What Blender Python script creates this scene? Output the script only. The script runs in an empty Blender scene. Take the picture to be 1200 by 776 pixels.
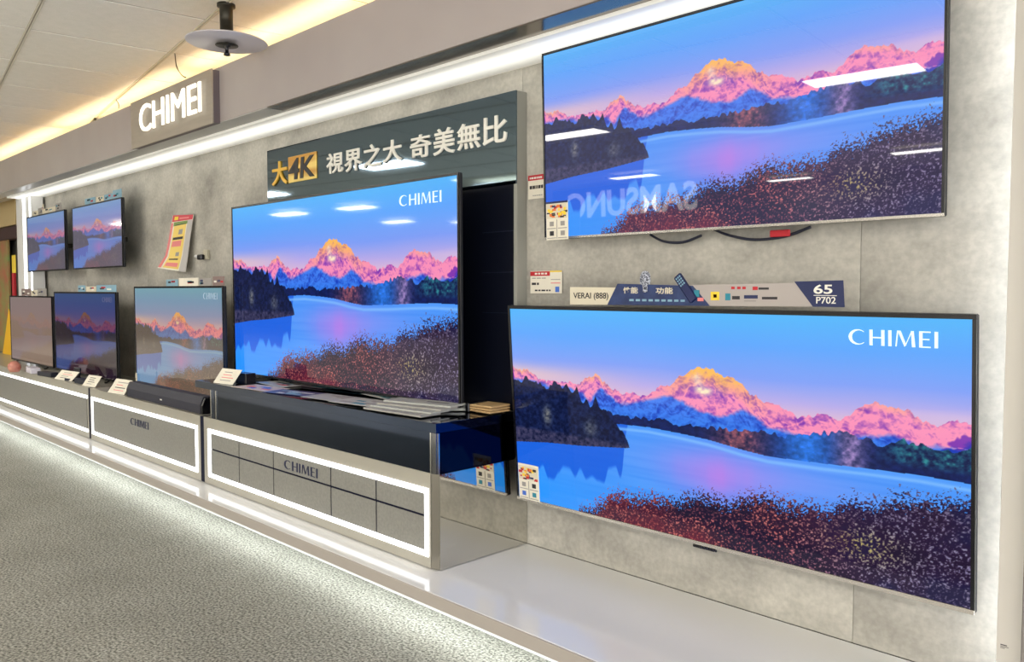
import bpy, bmesh, math, random
import numpy as np
from mathutils import Vector, Matrix

random.seed(7); np.random.seed(7)
C = bpy.context.scene.collection
R = math.radians
S = 2.05            # scene unit: distance from camera to the stone wall, in metres
Z0 = 0.505          # eye height in scene units above the carpet

def W(x, y, z):     # scene units (camera at 0,0,0) -> metres with the carpet at z = 0
    return Vector((x*S, y*S, (z+Z0)*S))

# ---------------------------------------------------------------- camera
F_PX, CX, CY = 950.0, 600.0, 388.0
pitch = -math.atan(48/950.0)
cam_d = bpy.data.cameras.new('camera'); cam = bpy.data.objects.new('camera', cam_d); C.objects.link(cam)
cam_d.sensor_fit = 'HORIZONTAL'; cam_d.sensor_width = 36; cam_d.lens = 36*F_PX/1200
cam_d.clip_start = .02; cam_d.clip_end = 100
cam.location = W(0, 0, 0)
cam.rotation_euler = (R(90)+pitch, 0, R(45))
bpy.context.scene.camera = cam
fw = Vector((-math.cos(R(45))*math.cos(pitch), math.sin(R(45))*math.cos(pitch), math.sin(pitch)))
rt = Vector((math.sin(R(45)), math.cos(R(45)), 0)); upv = rt.cross(fw)
def ray(u, v): return fw + rt*((u-CX)/F_PX) - upv*((v-CY)/F_PX)
def hy(u, v, y): d = ray(u, v); return d*(y/d.y)         # point of the plane y seen at a pixel (scene units)
def hz(u, v, z): d = ray(u, v); return d*(z/d.z)

# ---------------------------------------------------------------- world, exposure, view
sc = bpy.context.scene
sc.view_settings.view_transform = 'Standard'; sc.view_settings.look = 'None'
sc.view_settings.exposure = 0.0; sc.view_settings.gamma = 1.0
sc.cycles.use_denoising = True
sc.cycles.max_bounces = 8
wd = bpy.data.worlds.new('world'); sc.world = wd; wd.use_nodes = True
wd.node_tree.nodes['Background'].inputs[0].default_value = (1.0, .98, .95, 1)
wd.node_tree.nodes['Background'].inputs[1].default_value = 4.4
TROFFER_W = 26.0      # watts of each ceiling light
COVE = 1.5           # radiance of the cove diffuser above the stone wall
LED = 2.4            # radiance of the LED frames
GLOW_W = 1.5        # watts per metre-ish of the strip under the platform
FILL_W = 1.6        # watts of the added fill lights that brighten the ceiling
WARM_W = 3.0         # watts of the warm strips on top of the header

# ---------------------------------------------------------------- materials
def s2l(c):
    return tuple(((v/255)/12.92 if v/255 <= .04045 else (((v/255)+.055)/1.055)**2.4) for v in c)
MATS = {}
def mat(name, rgb, rough=.5, metal=0.0, emit=0.0, spec=.5, emit_rgb=None):
    if name in MATS: return MATS[name]
    m = bpy.data.materials.new(name); m.use_nodes = True
    b = m.node_tree.nodes['Principled BSDF']
    c = s2l(rgb)
    b.inputs['Base Color'].default_value = (*c, 1)
    b.inputs['Roughness'].default_value = rough; b.inputs['Metallic'].default_value = metal
    b.inputs['Specular IOR Level'].default_value = spec
    if emit:
        b.inputs['Emission Color'].default_value = (*s2l(emit_rgb or rgb), 1)
        b.inputs['Emission Strength'].default_value = emit
    MATS[name] = m; return m
def noisy(name, rgb1, rgb2, scale=4, rough=.6, detail=8, stretch=(1, 1, 1), lo=.3, hi=.7, bump=0, fine=None, spec=.5, metal=0):
    m = mat(name, rgb1, rough, metal, spec=spec); nt = m.node_tree; n = nt.nodes; l = nt.links
    b = n['Principled BSDF']
    tc = n.new('ShaderNodeTexCoord'); mp = n.new('ShaderNodeMapping'); mp.inputs['Scale'].default_value = stretch
    l.new(tc.outputs['Object'], mp.inputs[0])
    t = n.new('ShaderNodeTexNoise'); t.inputs['Scale'].default_value = scale; t.inputs['Detail'].default_value = detail
    t.inputs['Roughness'].default_value = .65
    l.new(mp.outputs[0], t.inputs[0])
    r = n.new('ShaderNodeValToRGB'); r.color_ramp.elements[0].position = lo; r.color_ramp.elements[1].position = hi
    r.color_ramp.elements[0].color = (*s2l(rgb1), 1); r.color_ramp.elements[1].color = (*s2l(rgb2), 1)
    l.new(t.outputs[0], r.inputs[0])
    out = r.outputs[0]
    if fine:
        t2 = n.new('ShaderNodeTexNoise'); t2.inputs['Scale'].default_value = fine[0]; t2.inputs['Detail'].default_value = 3
        l.new(tc.outputs['Object'], t2.inputs[0])
        r2 = n.new('ShaderNodeMapRange'); r2.inputs[1].default_value = .36; r2.inputs[2].default_value = .64
        r2.inputs[3].default_value = 1-fine[1]; r2.inputs[4].default_value = 1+fine[1]
        l.new(t2.outputs[0], r2.inputs[0])
        mx = n.new('ShaderNodeMix'); mx.data_type = 'RGBA'; mx.blend_type = 'MULTIPLY'; mx.inputs[0].default_value = 1
        l.new(out, mx.inputs[6]); l.new(r2.outputs[0], mx.inputs[7]); out = mx.outputs[2]
        if bump:
            bp = n.new('ShaderNodeBump'); bp.inputs['Strength'].default_value = bump; bp.inputs['Distance'].default_value = .004
            l.new(t2.outputs[0], bp.inputs['Height']); l.new(bp.outputs[0], b.inputs['Normal'])
    l.new(out, b.inputs['Base Color'])
    return m

stone = noisy('stone_laminate', (138, 135, 127), (202, 198, 187), 2.2, .55, 10, (1, 1, 1.4), .32, .68, fine=(60, .08))
carpet = noisy('speckled_carpet', (128, 127, 118), (150, 149, 140), 2.2, 1.0, 4, lo=.25, hi=.75, fine=(125, .58), bump=.25, spec=.1)
tile_m = noisy('ceiling_tile', (226, 224, 214), (234, 231, 222), 20, .9, 4, fine=(220, .04), spec=.2)
header_m = noisy('header_paint', (168, 159, 157), (176, 168, 165), 1.5, .22, 3, spec=.6)
platform_m = mat('platform_gloss', (228, 228, 227), .10, spec=.55)
fascia_m = mat('fascia_satin', (168, 160, 152), .4)
cab_m = noisy('cabinet_lacquer', (158, 154, 142), (166, 162, 150), 2, .28, 2)
door_m = noisy('door_lacquer', (128, 127, 122), (142, 141, 134), 90, .35, 5, lo=.35, hi=.65)
groove_m = mat('dark_groove', (14, 18, 42), .7, spec=.2)
mirror_m = mat('mirror_panel', (205, 203, 196), .035, 1.0)
trim_m = noisy('dark_mirror_trim', (110, 106, 104), (150, 140, 130), 1.5, .16, 2, metal=1)
side_m = mat('riser_side_gloss', (28, 31, 46), .06, 1.0)
black_m = mat('black_glass', (98, 102, 108), .03, 1.0)
bpanel_m = mat('black_panel', (10, 13, 26), .3, 0, spec=.35)
riser_m = mat('riser_black_glass', (58, 68, 86), .05, 1.0)
signm = mat('sign_black_gloss', (104, 122, 136), .035, 1.0)
bezel_m = mat('bezel_black', (14, 14, 20), .25)
hous_m = mat('housing_black', (16, 17, 24), .5)
silver_m = mat('bezel_silver', (205, 200, 190), .25, .8)
white_m = mat('white_paint', (222, 222, 220), .5)
paper_m = noisy('paper', (222, 216, 200), (236, 230, 214), 8, .7, 3)
cream_m = mat('paper_cream', (214, 206, 184), .7)
red_m = mat('print_red', (186, 32, 44), .6)
navy_m = mat('print_navy', (22, 34, 82), .45)
dark_m = mat('print_dark', (40, 38, 44), .6)
yellow_m = mat('print_yellow', (238, 206, 60), .6)
orange_m = mat('print_orange', (226, 120, 50), .6)
teal_m = mat('print_teal', (40, 130, 150), .6)
pink_m = mat('print_pink', (226, 130, 130), .6)
blue_m = mat('print_blue', (70, 110, 200), .6)
pale_m = mat('print_paleblue', (130, 170, 190), .5)
grey_m = mat('print_grey', (150, 146, 142), .5)
lwhite = mat('letter_white', (232, 230, 220), .5)
gold_m = mat('gold_letter', (226, 180, 66), .3, .35)
letter_lit = mat('letter_lit', (255, 252, 240), .4, emit=.9)
letter_navy = mat('letter_navy', (24, 34, 72), .35)
led_m = mat('led_tube', (250, 252, 255), .5, emit=LED, emit_rgb=(246, 250, 255))
cove_dim = mat('cove_white', (232, 230, 222), .5, emit=1, emit_rgb=(250, 250, 242))
_nt = cove_dim.node_tree; _g = _nt.nodes.new('ShaderNodeTexCoord'); _sp = _nt.nodes.new('ShaderNodeSeparateXYZ'); _cr = _nt.nodes.new('ShaderNodeValToRGB')
_cr.color_ramp.interpolation = 'EASE'; _cr.color_ramp.elements[0].position = .0; _cr.color_ramp.elements[0].color = (.16, .16, .16, 1)
_cr.color_ramp.elements[1].position = 1; _cr.color_ramp.elements[1].color = (.14, .14, .14, 1)
_e = _cr.color_ramp.elements.new(.40); _e.color = (.75, .75, .75, 1)  # soft light falloff across the cove put into its emission
_mm = _nt.nodes.new('ShaderNodeMath'); _mm.operation = 'MULTIPLY'; _mm.inputs[1].default_value = COVE
_nt.links.new(_g.outputs['Generated'], _sp.inputs[0]); _nt.links.new(_sp.outputs['Y'], _cr.inputs[0]); _nt.links.new(_cr.outputs[0], _mm.inputs[0])
_nt.links.new(_mm.outputs[0], _nt.nodes['Principled BSDF'].inputs['Emission Strength'])
cove_m = mat('cove_diffuser', (255, 255, 250), .5, emit=COVE, emit_rgb=(252, 252, 244))
metal_dark = mat('metal_dark', (52, 50, 42), .4, .6)
plate_m = mat('plate_mauve', (206, 202, 206), .35, .2)
chrome_m = mat('chrome_strip', (215, 215, 212), .12, 1.0)
acrylic_m = mat('acrylic_edge', (215, 220, 222), .08, .4)

# ---------------------------------------------------------------- mesh helpers
class MB:
    """collects pieces in metres, local to the object"""
    def __init__(s): s.bm = bmesh.new()
    def box(s, a, b, bevel=0, seg=1):
        x0, x1 = sorted((a[0], b[0])); y0, y1 = sorted((a[1], b[1])); z0, z1 = sorted((a[2], b[2]))
        vs = [s.bm.verts.new(p) for p in ((x0,y0,z0),(x1,y0,z0),(x1,y1,z0),(x0,y1,z0),(x0,y0,z1),(x1,y0,z1),(x1,y1,z1),(x0,y1,z1))]
        fs = [s.bm.faces.new([vs[i] for i in f]) for f in ((0,3,2,1),(4,5,6,7),(0,1,5,4),(1,2,6,5),(2,3,7,6),(3,0,4,7))]
        if bevel:
            es = list({e for f in fs for e in f.edges})
            bmesh.ops.bevel(s.bm, geom=es, offset=bevel, segments=seg, affect='EDGES')
        return s
    def prism(s, pts, axis, d0, d1):
        """2D outline extruded along an axis ('x','y','z')"""
        def m(p, d): return {'x': (d, p[0], p[1]), 'y': (p[0], d, p[1]), 'z': (p[0], p[1], d)}[axis]
        a = [s.bm.verts.new(m(p, d0)) for p in pts]; b = [s.bm.verts.new(m(p, d1)) for p in pts]
        n = len(pts)
        s.bm.faces.new(a); s.bm.faces.new(b[::-1])
        for i in range(n): s.bm.faces.new((a[i], b[i], b[(i+1) % n], a[(i+1) % n]))
        bmesh.ops.recalc_face_normals(s.bm, faces=s.bm.faces)
        return s
    def lathe(s, prof, n=24, c=(0, 0, 0)):
        rings = []
        for r, z in prof:
            if r < 1e-6: rings.append([s.bm.verts.new((c[0], c[1], c[2]+z))])
            else: rings.append([s.bm.verts.new((c[0]+r*math.cos(2*math.pi*k/n), c[1]+r*math.sin(2*math.pi*k/n), c[2]+z)) for k in range(n)])
        for a, b in zip(rings, rings[1:]):
            for k in range(n):
                k2 = (k+1) % n
                if len(a) == 1 and len(b) == 1: continue
                if len(a) == 1: s.bm.faces.new((a[0], b[k2], b[k]))
                elif len(b) == 1: s.bm.faces.new((a[k], a[k2], b[0]))
                else: s.bm.faces.new((a[k], a[k2], b[k2], b[k]))
        bmesh.ops.recalc_face_normals(s.bm, faces=s.bm.faces)
        return s
    def tube(s, pts, r, n=8):
        pts = [Vector(p) for p in pts]; prev = None; first = None
        for i, p in enumerate(pts):
            t = (pts[min(i+1, len(pts)-1)]-pts[max(i-1, 0)]).normalized()
            a = t.orthogonal().normalized() if i == 0 else (ax - t*ax.dot(t)).normalized()
            ax = a; b = t.cross(a)
            ring = [s.bm.verts.new(p+(a*math.cos(2*math.pi*k/n)+b*math.sin(2*math.pi*k/n))*r) for k in range(n)]
            if prev:
                for k in range(n): s.bm.faces.new((prev[k], prev[(k+1) % n], ring[(k+1) % n], ring[k]))
            else: first = ring
            prev = ring
        s.bm.faces.new(first[::-1]); s.bm.faces.new(prev)
        return s
def obj(name, mb, m, parent=None, smooth=False, loc=None, rot=None):
    me = bpy.data.meshes.new(name); mb.bm.to_mesh(me); mb.bm.free()
    if m: me.materials.append(m)
    if smooth:
        for p in me.polygons: p.use_smooth = True
    o = bpy.data.objects.new(name, me); C.objects.link(o)
    if parent: o.parent = parent
    if loc is not None: o.location = loc
    if rot is not None: o.rotation_euler = rot
    return o
def tag(o, label, cat, group=None, kind=None):
    if label: o['label'] = label
    if cat: o['category'] = cat
    if group: o['group'] = group
    if kind: o['kind'] = kind
    return o
def thing(name, label, cat, loc=(0, 0, 0), rot=(0, 0, 0), group=None):
    o = bpy.data.objects.new(name, None); C.objects.link(o); o.empty_display_size = .05
    o.location = loc; o.rotation_euler = rot
    return tag(o, label, cat, group)
def struct(name, mb, m):
    o = obj(name, mb, m); o['kind'] = 'structure'; return o
def sbox(x0, x1, y0, y1, z0, z1, bevel=0, org=None):
    """a box given in scene units, local to the point org (metres)"""
    a, b = W(x0, y0, z0), W(x1, y1, z1)
    if org is not None: a -= org; b -= org
    return MB().box(a, b, bevel)
def text_mesh(txt, size, depth=.0, offset=0.0, xs=1.0):
    cu = bpy.data.curves.new('t', 'FONT'); cu.body = txt; cu.size = size; cu.extrude = depth; cu.offset = offset
    cu.align_x = 'LEFT'; cu.resolution_u = 4
    o = bpy.data.objects.new('t', cu); C.objects.link(o)
    dg = bpy.context.evaluated_depsgraph_get()
    me = bpy.data.meshes.new_from_object(o.evaluated_get(dg))
    bpy.data.objects.remove(o)
    co = np.empty(len(me.vertices)*3); me.vertices.foreach_get('co', co); co = co.reshape(-1, 3)
    mn, mx = co.min(0), co.max(0)
    return me, mn, mx
def text_obj(name, txt, m, parent, x0, x1, z0, z1, y, depth=.003, offset=0.0, shear=0.0):
    """lettering fitted to a rectangle of the local XZ plane, facing -Y"""
    me, mn, mx = text_mesh(txt, 1.0, 1.0, offset)
    co = np.empty(len(me.vertices)*3); me.vertices.foreach_get('co', co); co = co.reshape(-1, 3)
    u = (co[:, 0]-mn[0])/(mx[0]-mn[0]); v = (co[:, 1]-mn[1])/(mx[1]-mn[1]); w = (co[:, 2]-mn[2])/max(mx[2]-mn[2], 1e-6)
    out = np.stack([x0+u*(x1-x0)+shear*(v-.5)*(z1-z0), y-w*depth, z0+v*(z1-z0)], 1)
    me.vertices.foreach_set('co', out.ravel().astype(np.float32)); me.update()
    me.materials.clear(); me.materials.append(m); me.name = name
    o = bpy.data.objects.new(name, me); C.objects.link(o); o.parent = parent
    return o
def logo_mb(x0, x1, z0, z1, y, depth=.002):
    """flared roman capitals  C H I M E I  drawn as outlines in the local XZ plane"""
    mb = MB(); h = 1.0
    polys = []
    n = 14; C_ = []
    for k in range(n+1):                                   # C: thick at its back, thin at its ends
        a = R(48 + (312-48)*k/n); C_.append((.5+.5*math.cos(a), .5+.5*math.sin(a)))
    inner = []
    for k in range(n+1):
        a = R(312 - (312-48)*k/n); t = abs(math.cos((a-math.pi)/1.7)); inner.append((.56+.40*math.cos(a)*(1) , .5+(.5-.07)*math.sin(a)))
    inner = [(x+.03 if x < .5 else x, z) for x, z in inner]
    # C as quads between outer and inner
    outer = C_; inner = inner[::-1]
    for k in range(n): polys.append(([outer[k], outer[k+1], inner[k+1], inner[k]], 0))
    def rect(a, b, c, d, off): polys.append(([(a, b), (c, b), (c, d), (a, d)], off))
    o = 1.12; t = .17
    rect(0, 0, t, 1, o); rect(.62, 0, .62+t, 1, o); rect(t, .46, .62, .55, o); o += .98
    rect(0, 0, t, 1, o); o += .36
    polys.append(([(0, 0), (.07, 0), (.16, 1), (.09, 1)], o)); polys.append(([(.11, 1), (.27, 1), (.56, .12), (.46, 0)], o))
    polys.append(([(.46, 0), (.54, .12), (.86, 1), (.80, 1)], o)); polys.append(([(.78, 1), (.92, 1), (1.0, 0), (.83, 0)], o)); o += 1.18
    rect(0, 0, t, 1, o); rect(t, 0, .56, .08, o); rect(t, .47, .5, .55, o); rect(t, .92, .56, 1, o); o += .74
    rect(0, 0, t, 1, o); tot = o+t
    for p, off in polys:
        q = [(x0+(x+off)/tot*(x1-x0), z0+z*(z1-z0)) for x, z in p]
        mb.prism(q, 'y', y, y-depth)
    return mb

# ---------------------------------------------------------------- the landscape all the screens show
def value_noise(u, v, fx, fy, seed):
    rs = np.random.RandomState(seed); g = rs.rand(int(fy)+3, int(fx)+3)
    x = u*fx; y = v*fy; xi = np.floor(x).astype(int).clip(0, int(fx)); yi = np.floor(y).astype(int).clip(0, int(fy))
    fx_ = x-xi; fy_ = y-yi; fx_ = fx_*fx_*(3-2*fx_); fy_ = fy_*fy_*(3-2*fy_)
    return (g[yi, xi]*(1-fx_)+g[yi, xi+1]*fx_)*(1-fy_)+(g[yi+1, xi]*(1-fx_)+g[yi+1, xi+1]*fx_)*fy_
def fbm(u, v, fx, fy, seed, oc=4, g=.5):
    a = 1; s = 0; t = 0
    for k in range(oc): s = s+a*value_noise(u, v, fx*2**k, fy*2**k, seed+k); t += a; a *= g
    return s/t
def P(pts, u): p = np.array(pts); return np.interp(u, p[:, 0], p[:, 1])
RIDGE = [(0,.307),(.052,.317),(.089,.363),(.124,.357),(.149,.369),(.176,.352),(.2,.368),(.218,.34),(.256,.305),(.29,.352),(.326,.388),(.353,.379),(.39,.375),(.422,.335),(.449,.322),(.474,.281),(.496,.248),(.519,.23),(.547,.237),(.574,.261),(.592,.265),(.61,.293),(.627,.324),(.652,.353),(.681,.353),(.693,.377),(.717,.401),(.733,.394),(.764,.374),(.791,.399),(.804,.377),(.823,.347),(.837,.322),(.858,.311),(.885,.317),(.912,.332),(.931,.357),(.952,.375),(.974,.352),(1,.356)]
BLUE = [(0,.361),(.11,.372),(.2,.376),(.236,.422),(.269,.359),(.307,.412),(.341,.42),(.389,.383),(.438,.369),(.478,.383),(.516,.418),(.563,.422),(.609,.39),(.626,.4),(.66,.443),(.709,.457),(.794,.456),(.83,.433),(.885,.408),(.924,.436),(.962,.437),(1,.421)]
FOREST = [(0,.478),(.259,.478),(.328,.494),(.394,.485),(.456,.492),(.534,.486),(.59,.489),(.625,.483),(.66,.47),(.709,.477),(.741,.458),(.794,.437),(.83,.439),(.858,.462),(.898,.441),(.937,.456),(1,.441)]
SHORE = [(0,.53),(.304,.530),(.393,.524),(.476,.532),(.534,.541),(.607,.562),(.659,.573),(.755,.568),(.844,.56),(.924,.556),(1,.56)]
PEN = [(0,.387),(.056,.351),(.11,.376),(.162,.383),(.2,.401),(.235,.464),(.253,.399),(.266,.465),(.293,.51),(.322,.563),(.343,.628)]
PENB = [(0,.703),(.101,.68),(.205,.666),(.336,.638),(.345,.63)]
BUSH = [(0,1.2),(.17,1.05),(.198,.963),(.248,.905),(.285,.857),(.343,.834),(.376,.841),(.43,.828),(.471,.792),(.53,.78),(.586,.768),(.631,.747),(.674,.736),(.723,.723),(.77,.711),(.815,.692),(.857,.665),(.898,.63),(.937,.609),(1,.586)]
def paint(nx, ny):
    u, v = np.meshgrid(np.linspace(0, 1, nx), np.linspace(0, 1, ny))
    def c(*a): return np.array(a, float)/255
    def mixc(A, B, t): t = np.clip(t, 0, 1)[..., None]; return A*(1-t)+B*t
    stops = [0, .12, .25, .34, .42]; cols = np.array([[84,182,250],[92,166,252],[128,160,246],[186,172,232],[236,192,206]])/255
    img = np.stack([np.interp(v+.02*(fbm(u, v, 3, 6, 1)-.5)*4*.5, stops, cols[:, k]) for k in range(3)], -1)
    img = mixc(img, c(246, 204, 190), np.exp(-((v-.335)/.045)**2)*np.clip(1-u/.38, 0, 1)*.75)
    img = mixc(img, c(250, 214, 214), np.clip(fbm(u, v, 2, 14, 5)-.55, 0, 1)*1.6*np.clip(1-abs(v-.3)/.1, 0, 1))
    nz = fbm(u, v, 30, 20, 11, 5, .6); fine = fbm(u, v, 120, 70, 21, 3, .6)
    # mountains
    rd = P(RIDGE, u)+(value_noise(u, v*0, 110, 1, 31)-.5)*.016+(value_noise(u, v*0, 240, 1, 33)-.5)*.012
    m = v > rd
    dep = (v-rd)
    wob = fbm(u, v, 40, 30, 45, 3)*.03
    f1 = 1-abs(2*value_noise(u+dep*.7+wob, v+wob, 46, 14, 41)-1); f2 = 1-abs(2*value_noise(u-dep*.6+wob, v-wob, 80, 30, 43)-1)
    facet = np.clip(f1*.35+f2*.3+fbm(u, v, 110, 80, 47, 3, .7)*.5-.05, 0, 1)
    pink = mixc(c(132, 58, 176)+0*img, c(250, 146, 186)+0*img, (facet-.32)*2.8)
    pink = mixc(pink, c(252, 190, 96), np.clip(1-dep/.085, 0, 1)*np.exp(-((u-.545)/.08)**2)*1.5*(facet+.3))
    pink = mixc(pink, c(252, 190, 120), np.clip(1-dep/.03, 0, 1)*(np.exp(-((u-.256)/.04)**2)+np.exp(-((u-.03)/.03)**2)+.6*np.exp(-((u-.88)/.05)**2))*.8)
    snow = (np.exp(-(((u-.513-.15*(v-.3))/.010)**2+((v-.29)/.045)**2))+.8*np.exp(-(((u-.53)/.028)**2+((v-.333)/.016)**2)))*np.clip(nz*3-.9,0,1)
    pink = mixc(pink, c(255, 236, 200), snow*1.3)
    bl = mixc(c(20, 50, 176)+0*img, c(66, 128, 240)+0*img, (facet-.28)*2)
    bl = mixc(bl, c(40, 130, 236), np.clip((v-.44)/.06, 0, 1)*.5)
    bb = P(BLUE, u)+(nz-.5)*.05
    mt = mixc(pink, bl, (v-bb)/.018)
    img = np.where(m[..., None], mt, img)
    # far shore trees
    fo = P(FOREST, u)+(value_noise(u, v*0, 150, 1, 51)-.5)*.022+(value_noise(u, v*0, 40, 1, 53)-.5)*.014
    t = c(16, 30, 84)+0*img
    t = mixc(t, c(170, 92, 96), np.exp(-((u-.60)/.05)**2)*(fine*1.3)*.95)
    t = mixc(t, c(44, 120, 226), np.exp(-((u-.735)/.055)**2)*.9)
    t = mixc(t, c(138, 116, 168), np.exp(-((u-.812)/.026)**2)*(fine+.25))
    t = mixc(t, c(44, 128, 130), np.clip((u-.85)/.06, 0, 1)*np.clip(fine*1.7-.45, 0, 1)*np.clip((.535-v)/.03, 0, 1))
    t = t*(.7+.6*fine[..., None])
    sh = P(SHORE, u)
    img = np.where(((v > fo))[..., None], t, img)
    # water
    wv = value_noise(u, v, 8, 90, 61)
    wat = mixc(c(66, 146, 248)+0*img, c(84, 158, 252)+0*img, wv)
    wat = mixc(wat, c(140, 150, 246), np.exp(-(((u-.62)/.22)**2+((v-.66)/.08)**2))*.7)
    wat = mixc(wat, c(204, 126, 230), np.exp(-(((u-.55)/.10)**2+((v-.70)/.11)**2))*(.55+.2*value_noise(u, v, 50, 3, 63)))
    wat = mixc(wat, c(40, 150, 255), np.clip((v-.72)/.2, 0, 1)*np.clip(1-u/.45, 0, 1))
    rf = P([(0,.92),(.08,.86),(.14,.83),(.2,.84),(.25,.81),(.3,.80),(.335,.70),(.36,.63)], u)+(value_noise(u, v*0, 60, 1, 65)-.5)*.13
    rf = rf - np.clip((u-.31)/.03, 0, 2)*.12
    wat = mixc(wat, c(14, 84, 218), np.clip((rf-v)/.02, 0, 1)*(u < .36)*.75)
    wat = mixc(wat, c(130, 190, 255), np.exp(-((v-sh-.022)/.008)**2)*.8)
    img = np.where((v > sh)[..., None], wat, img)
    # wooded point on the near left
    tip = value_noise(u, v*0, 70, 1, 71)
    pe = P(PEN, u)+(tip-.5)*.05+(value_noise(u, v*0, 160, 1, 73)-.5)*.02
    pc = mixc(c(8, 16, 48)+0*img, c(34, 52, 110)+0*img, fine*1.2-.3)
    pc = mixc(pc, c(134, 134, 128), (np.exp(-(((u-.105)/.012)**2+((v-.54)/.045)**2))+.7*np.exp(-(((u-.235)/.018)**2+((v-.57)/.04)**2)))*fine*1.4)
    pc = mixc(pc, c(84, 76, 104), np.clip((v-.61)/.02, 0, 1)*(fine*1.2-.1))
    pb = P(PENB, u)
    img = np.where(((v > pe) & (v < pb) & (u < .345))[..., None], pc, img)
    # foreground brush
    lf = fbm(u, v, 300, 160, 81, 2, .8); big = fbm(u, v, 10, 7, 91, 3)
    bt = P(BUSH, u)+(value_noise(u, v*0, 26, 1, 93)-.5)*.05
    b = mixc(c(24, 14, 44)+0*img, c(104, 30, 50)+0*img, (big-.3)*2*np.clip(1.25-u*.5, 0, 1)*(.4+lf))
    spark = np.clip(lf*3.6-2.0, 0, 1)
    warm = mixc(c(196, 96, 110)+0*img, c(240, 156, 120)+0*img, big)
    cool = mixc(c(124, 114, 164)+0*img, c(168, 162, 176)+0*img, big)
    b = mixc(b, c(22, 20, 62), np.clip((u-.62)/.25, 0, 1)*np.clip((big-.35)*3, 0, 1)*.9)
    b = mixc(b, mixc(warm, cool, (u-.68)/.16), spark*(.62+.5*np.clip((v-bt)/.12, 0, 1))*np.clip(1.1-abs(big-.45)*1.4, 0, 1))
    b = mixc(b, c(206, 190, 90), spark*np.exp(-(((u-.84)/.06)**2+((v-.86)/.06)**2))*.9)
    edge = (v-bt)/.07
    on = (v > bt-.035) & (lf > .62-edge*.45)
    img = np.where(on[..., None], b, img)
    return np.clip(img, 0, 1)
def screen_mesh():
    nx, ny = 800, 430
    img = paint(nx, ny)
    lin = np.where(img <= .04045, img/12.92, ((img+.055)/1.055)**2.4)
    me = bpy.data.meshes.new('screen')
    xs, zs = np.meshgrid(np.linspace(-.5, .5, nx), np.linspace(1, 0, ny))
    co = np.stack([xs, 0*xs, zs], -1).reshape(-1, 3)
    idx = np.arange(nx*ny).reshape(ny, nx)
    q = np.stack([idx[1:, :-1], idx[1:, 1:], idx[:-1, 1:], idx[:-1, :-1]], -1).reshape(-1, 4)
    me.vertices.add(len(co)); me.vertices.foreach_set('co', co.ravel().astype(np.float32))
    me.loops.add(q.size); me.loops.foreach_set('vertex_index', q.ravel().astype(np.int32))
    me.polygons.add(len(q)); me.polygons.foreach_set('loop_start', np.arange(0, q.size, 4, dtype=np.int32))
    me.update(calc_edges=True)
    at = me.color_attributes.new('picture', 'FLOAT_COLOR', 'POINT')
    at.data.foreach_set('color', np.concatenate([lin.reshape(-1, 3), np.ones((len(co), 1))], 1).ravel().astype(np.float32))
    return me
SCREEN = screen_mesh()
def screen_mat(name, gain=1.0, tint=(1, 1, 1), haze=0, haze_rgb=(128, 128, 128), rough=.06, spec=.5):  # tint and haze put off-angle fading and room reflections into the emission
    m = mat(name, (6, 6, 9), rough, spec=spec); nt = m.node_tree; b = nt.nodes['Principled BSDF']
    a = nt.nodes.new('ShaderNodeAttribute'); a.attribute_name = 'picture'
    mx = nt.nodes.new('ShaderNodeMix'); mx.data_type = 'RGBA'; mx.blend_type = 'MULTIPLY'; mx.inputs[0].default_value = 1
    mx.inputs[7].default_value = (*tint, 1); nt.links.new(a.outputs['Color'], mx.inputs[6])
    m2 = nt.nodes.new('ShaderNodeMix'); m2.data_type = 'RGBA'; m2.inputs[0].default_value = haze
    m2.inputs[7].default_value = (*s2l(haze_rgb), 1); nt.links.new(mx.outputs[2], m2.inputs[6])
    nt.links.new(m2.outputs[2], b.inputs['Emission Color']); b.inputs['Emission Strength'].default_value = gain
    return m

# ================================================================ THE SETTING
XL, XR = -10.0, 1.6
BOUNCE_Y = -.12       # the carpet ends here; an added pale floor beyond bounces light to the ceiling
struct('floor', sbox(XL, XR, BOUNCE_Y, 1.3, -Z0-.03, -Z0), carpet)
struct('floor', sbox(XL, XR, -4.2, BOUNCE_Y-.001, -Z0-.03, -Z0), mat('bounce_floor', (218, 214, 205), .35))
# suspended ceiling: tee bars and single tiles in a grid turned 8 degrees from the wall
CZ = .566; TL_ = .2927
e1 = Vector((-.9905, .1375, 0)); e2 = Vector((.1375, .9905, 0)); g0 = Vector((-1.68, .773, 0))
ceil = struct('ceiling', sbox(XL, XR, -4.2, 1.3, CZ+.02, CZ+.05), mat('ceiling_void', (196, 190, 174), .9))
gap = .012/S*1.0
tme = None
for i in range(-5, 26):
    for j in range(-6, 2):
        c = g0+e1*((i+.5)*TL_)+e2*((j+.5)*TL_)
        if c.y > 1.1 or c.y < -.9 or c.x < -8: continue
        if tme is None:
            h = TL_*S/2-.006
            t = obj('ceiling_tile', MB().box((-h, -h, 0), (h, h, .02), .004), tile_m, ceil); tme = t.data
        else:
            t = bpy.data.objects.new('ceiling_tile', tme); C.objects.link(t); t.parent = ceil
        t.location = W(c.x, c.y, CZ)+Vector((0, 0, random.uniform(-.001, .001))); t.rotation_euler = (0, 0, math.atan2(e1.y, e1.x))
tee = mat('tee_bar', (206, 200, 182), .6)
for j in range(-6, 3):
    a = g0+e1*(-5*TL_)+e2*(j*TL_); L = 31*TL_*S
    o = obj('tee_bar', MB().box((0, -.009, -.004), (L, -.001, .03)).box((0, .002, -.003), (L, .009, .03)), tee, ceil, loc=W(a.x, a.y, CZ), rot=(0, 0, math.atan2(e1.y, e1.x)))
mb = MB()
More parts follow.
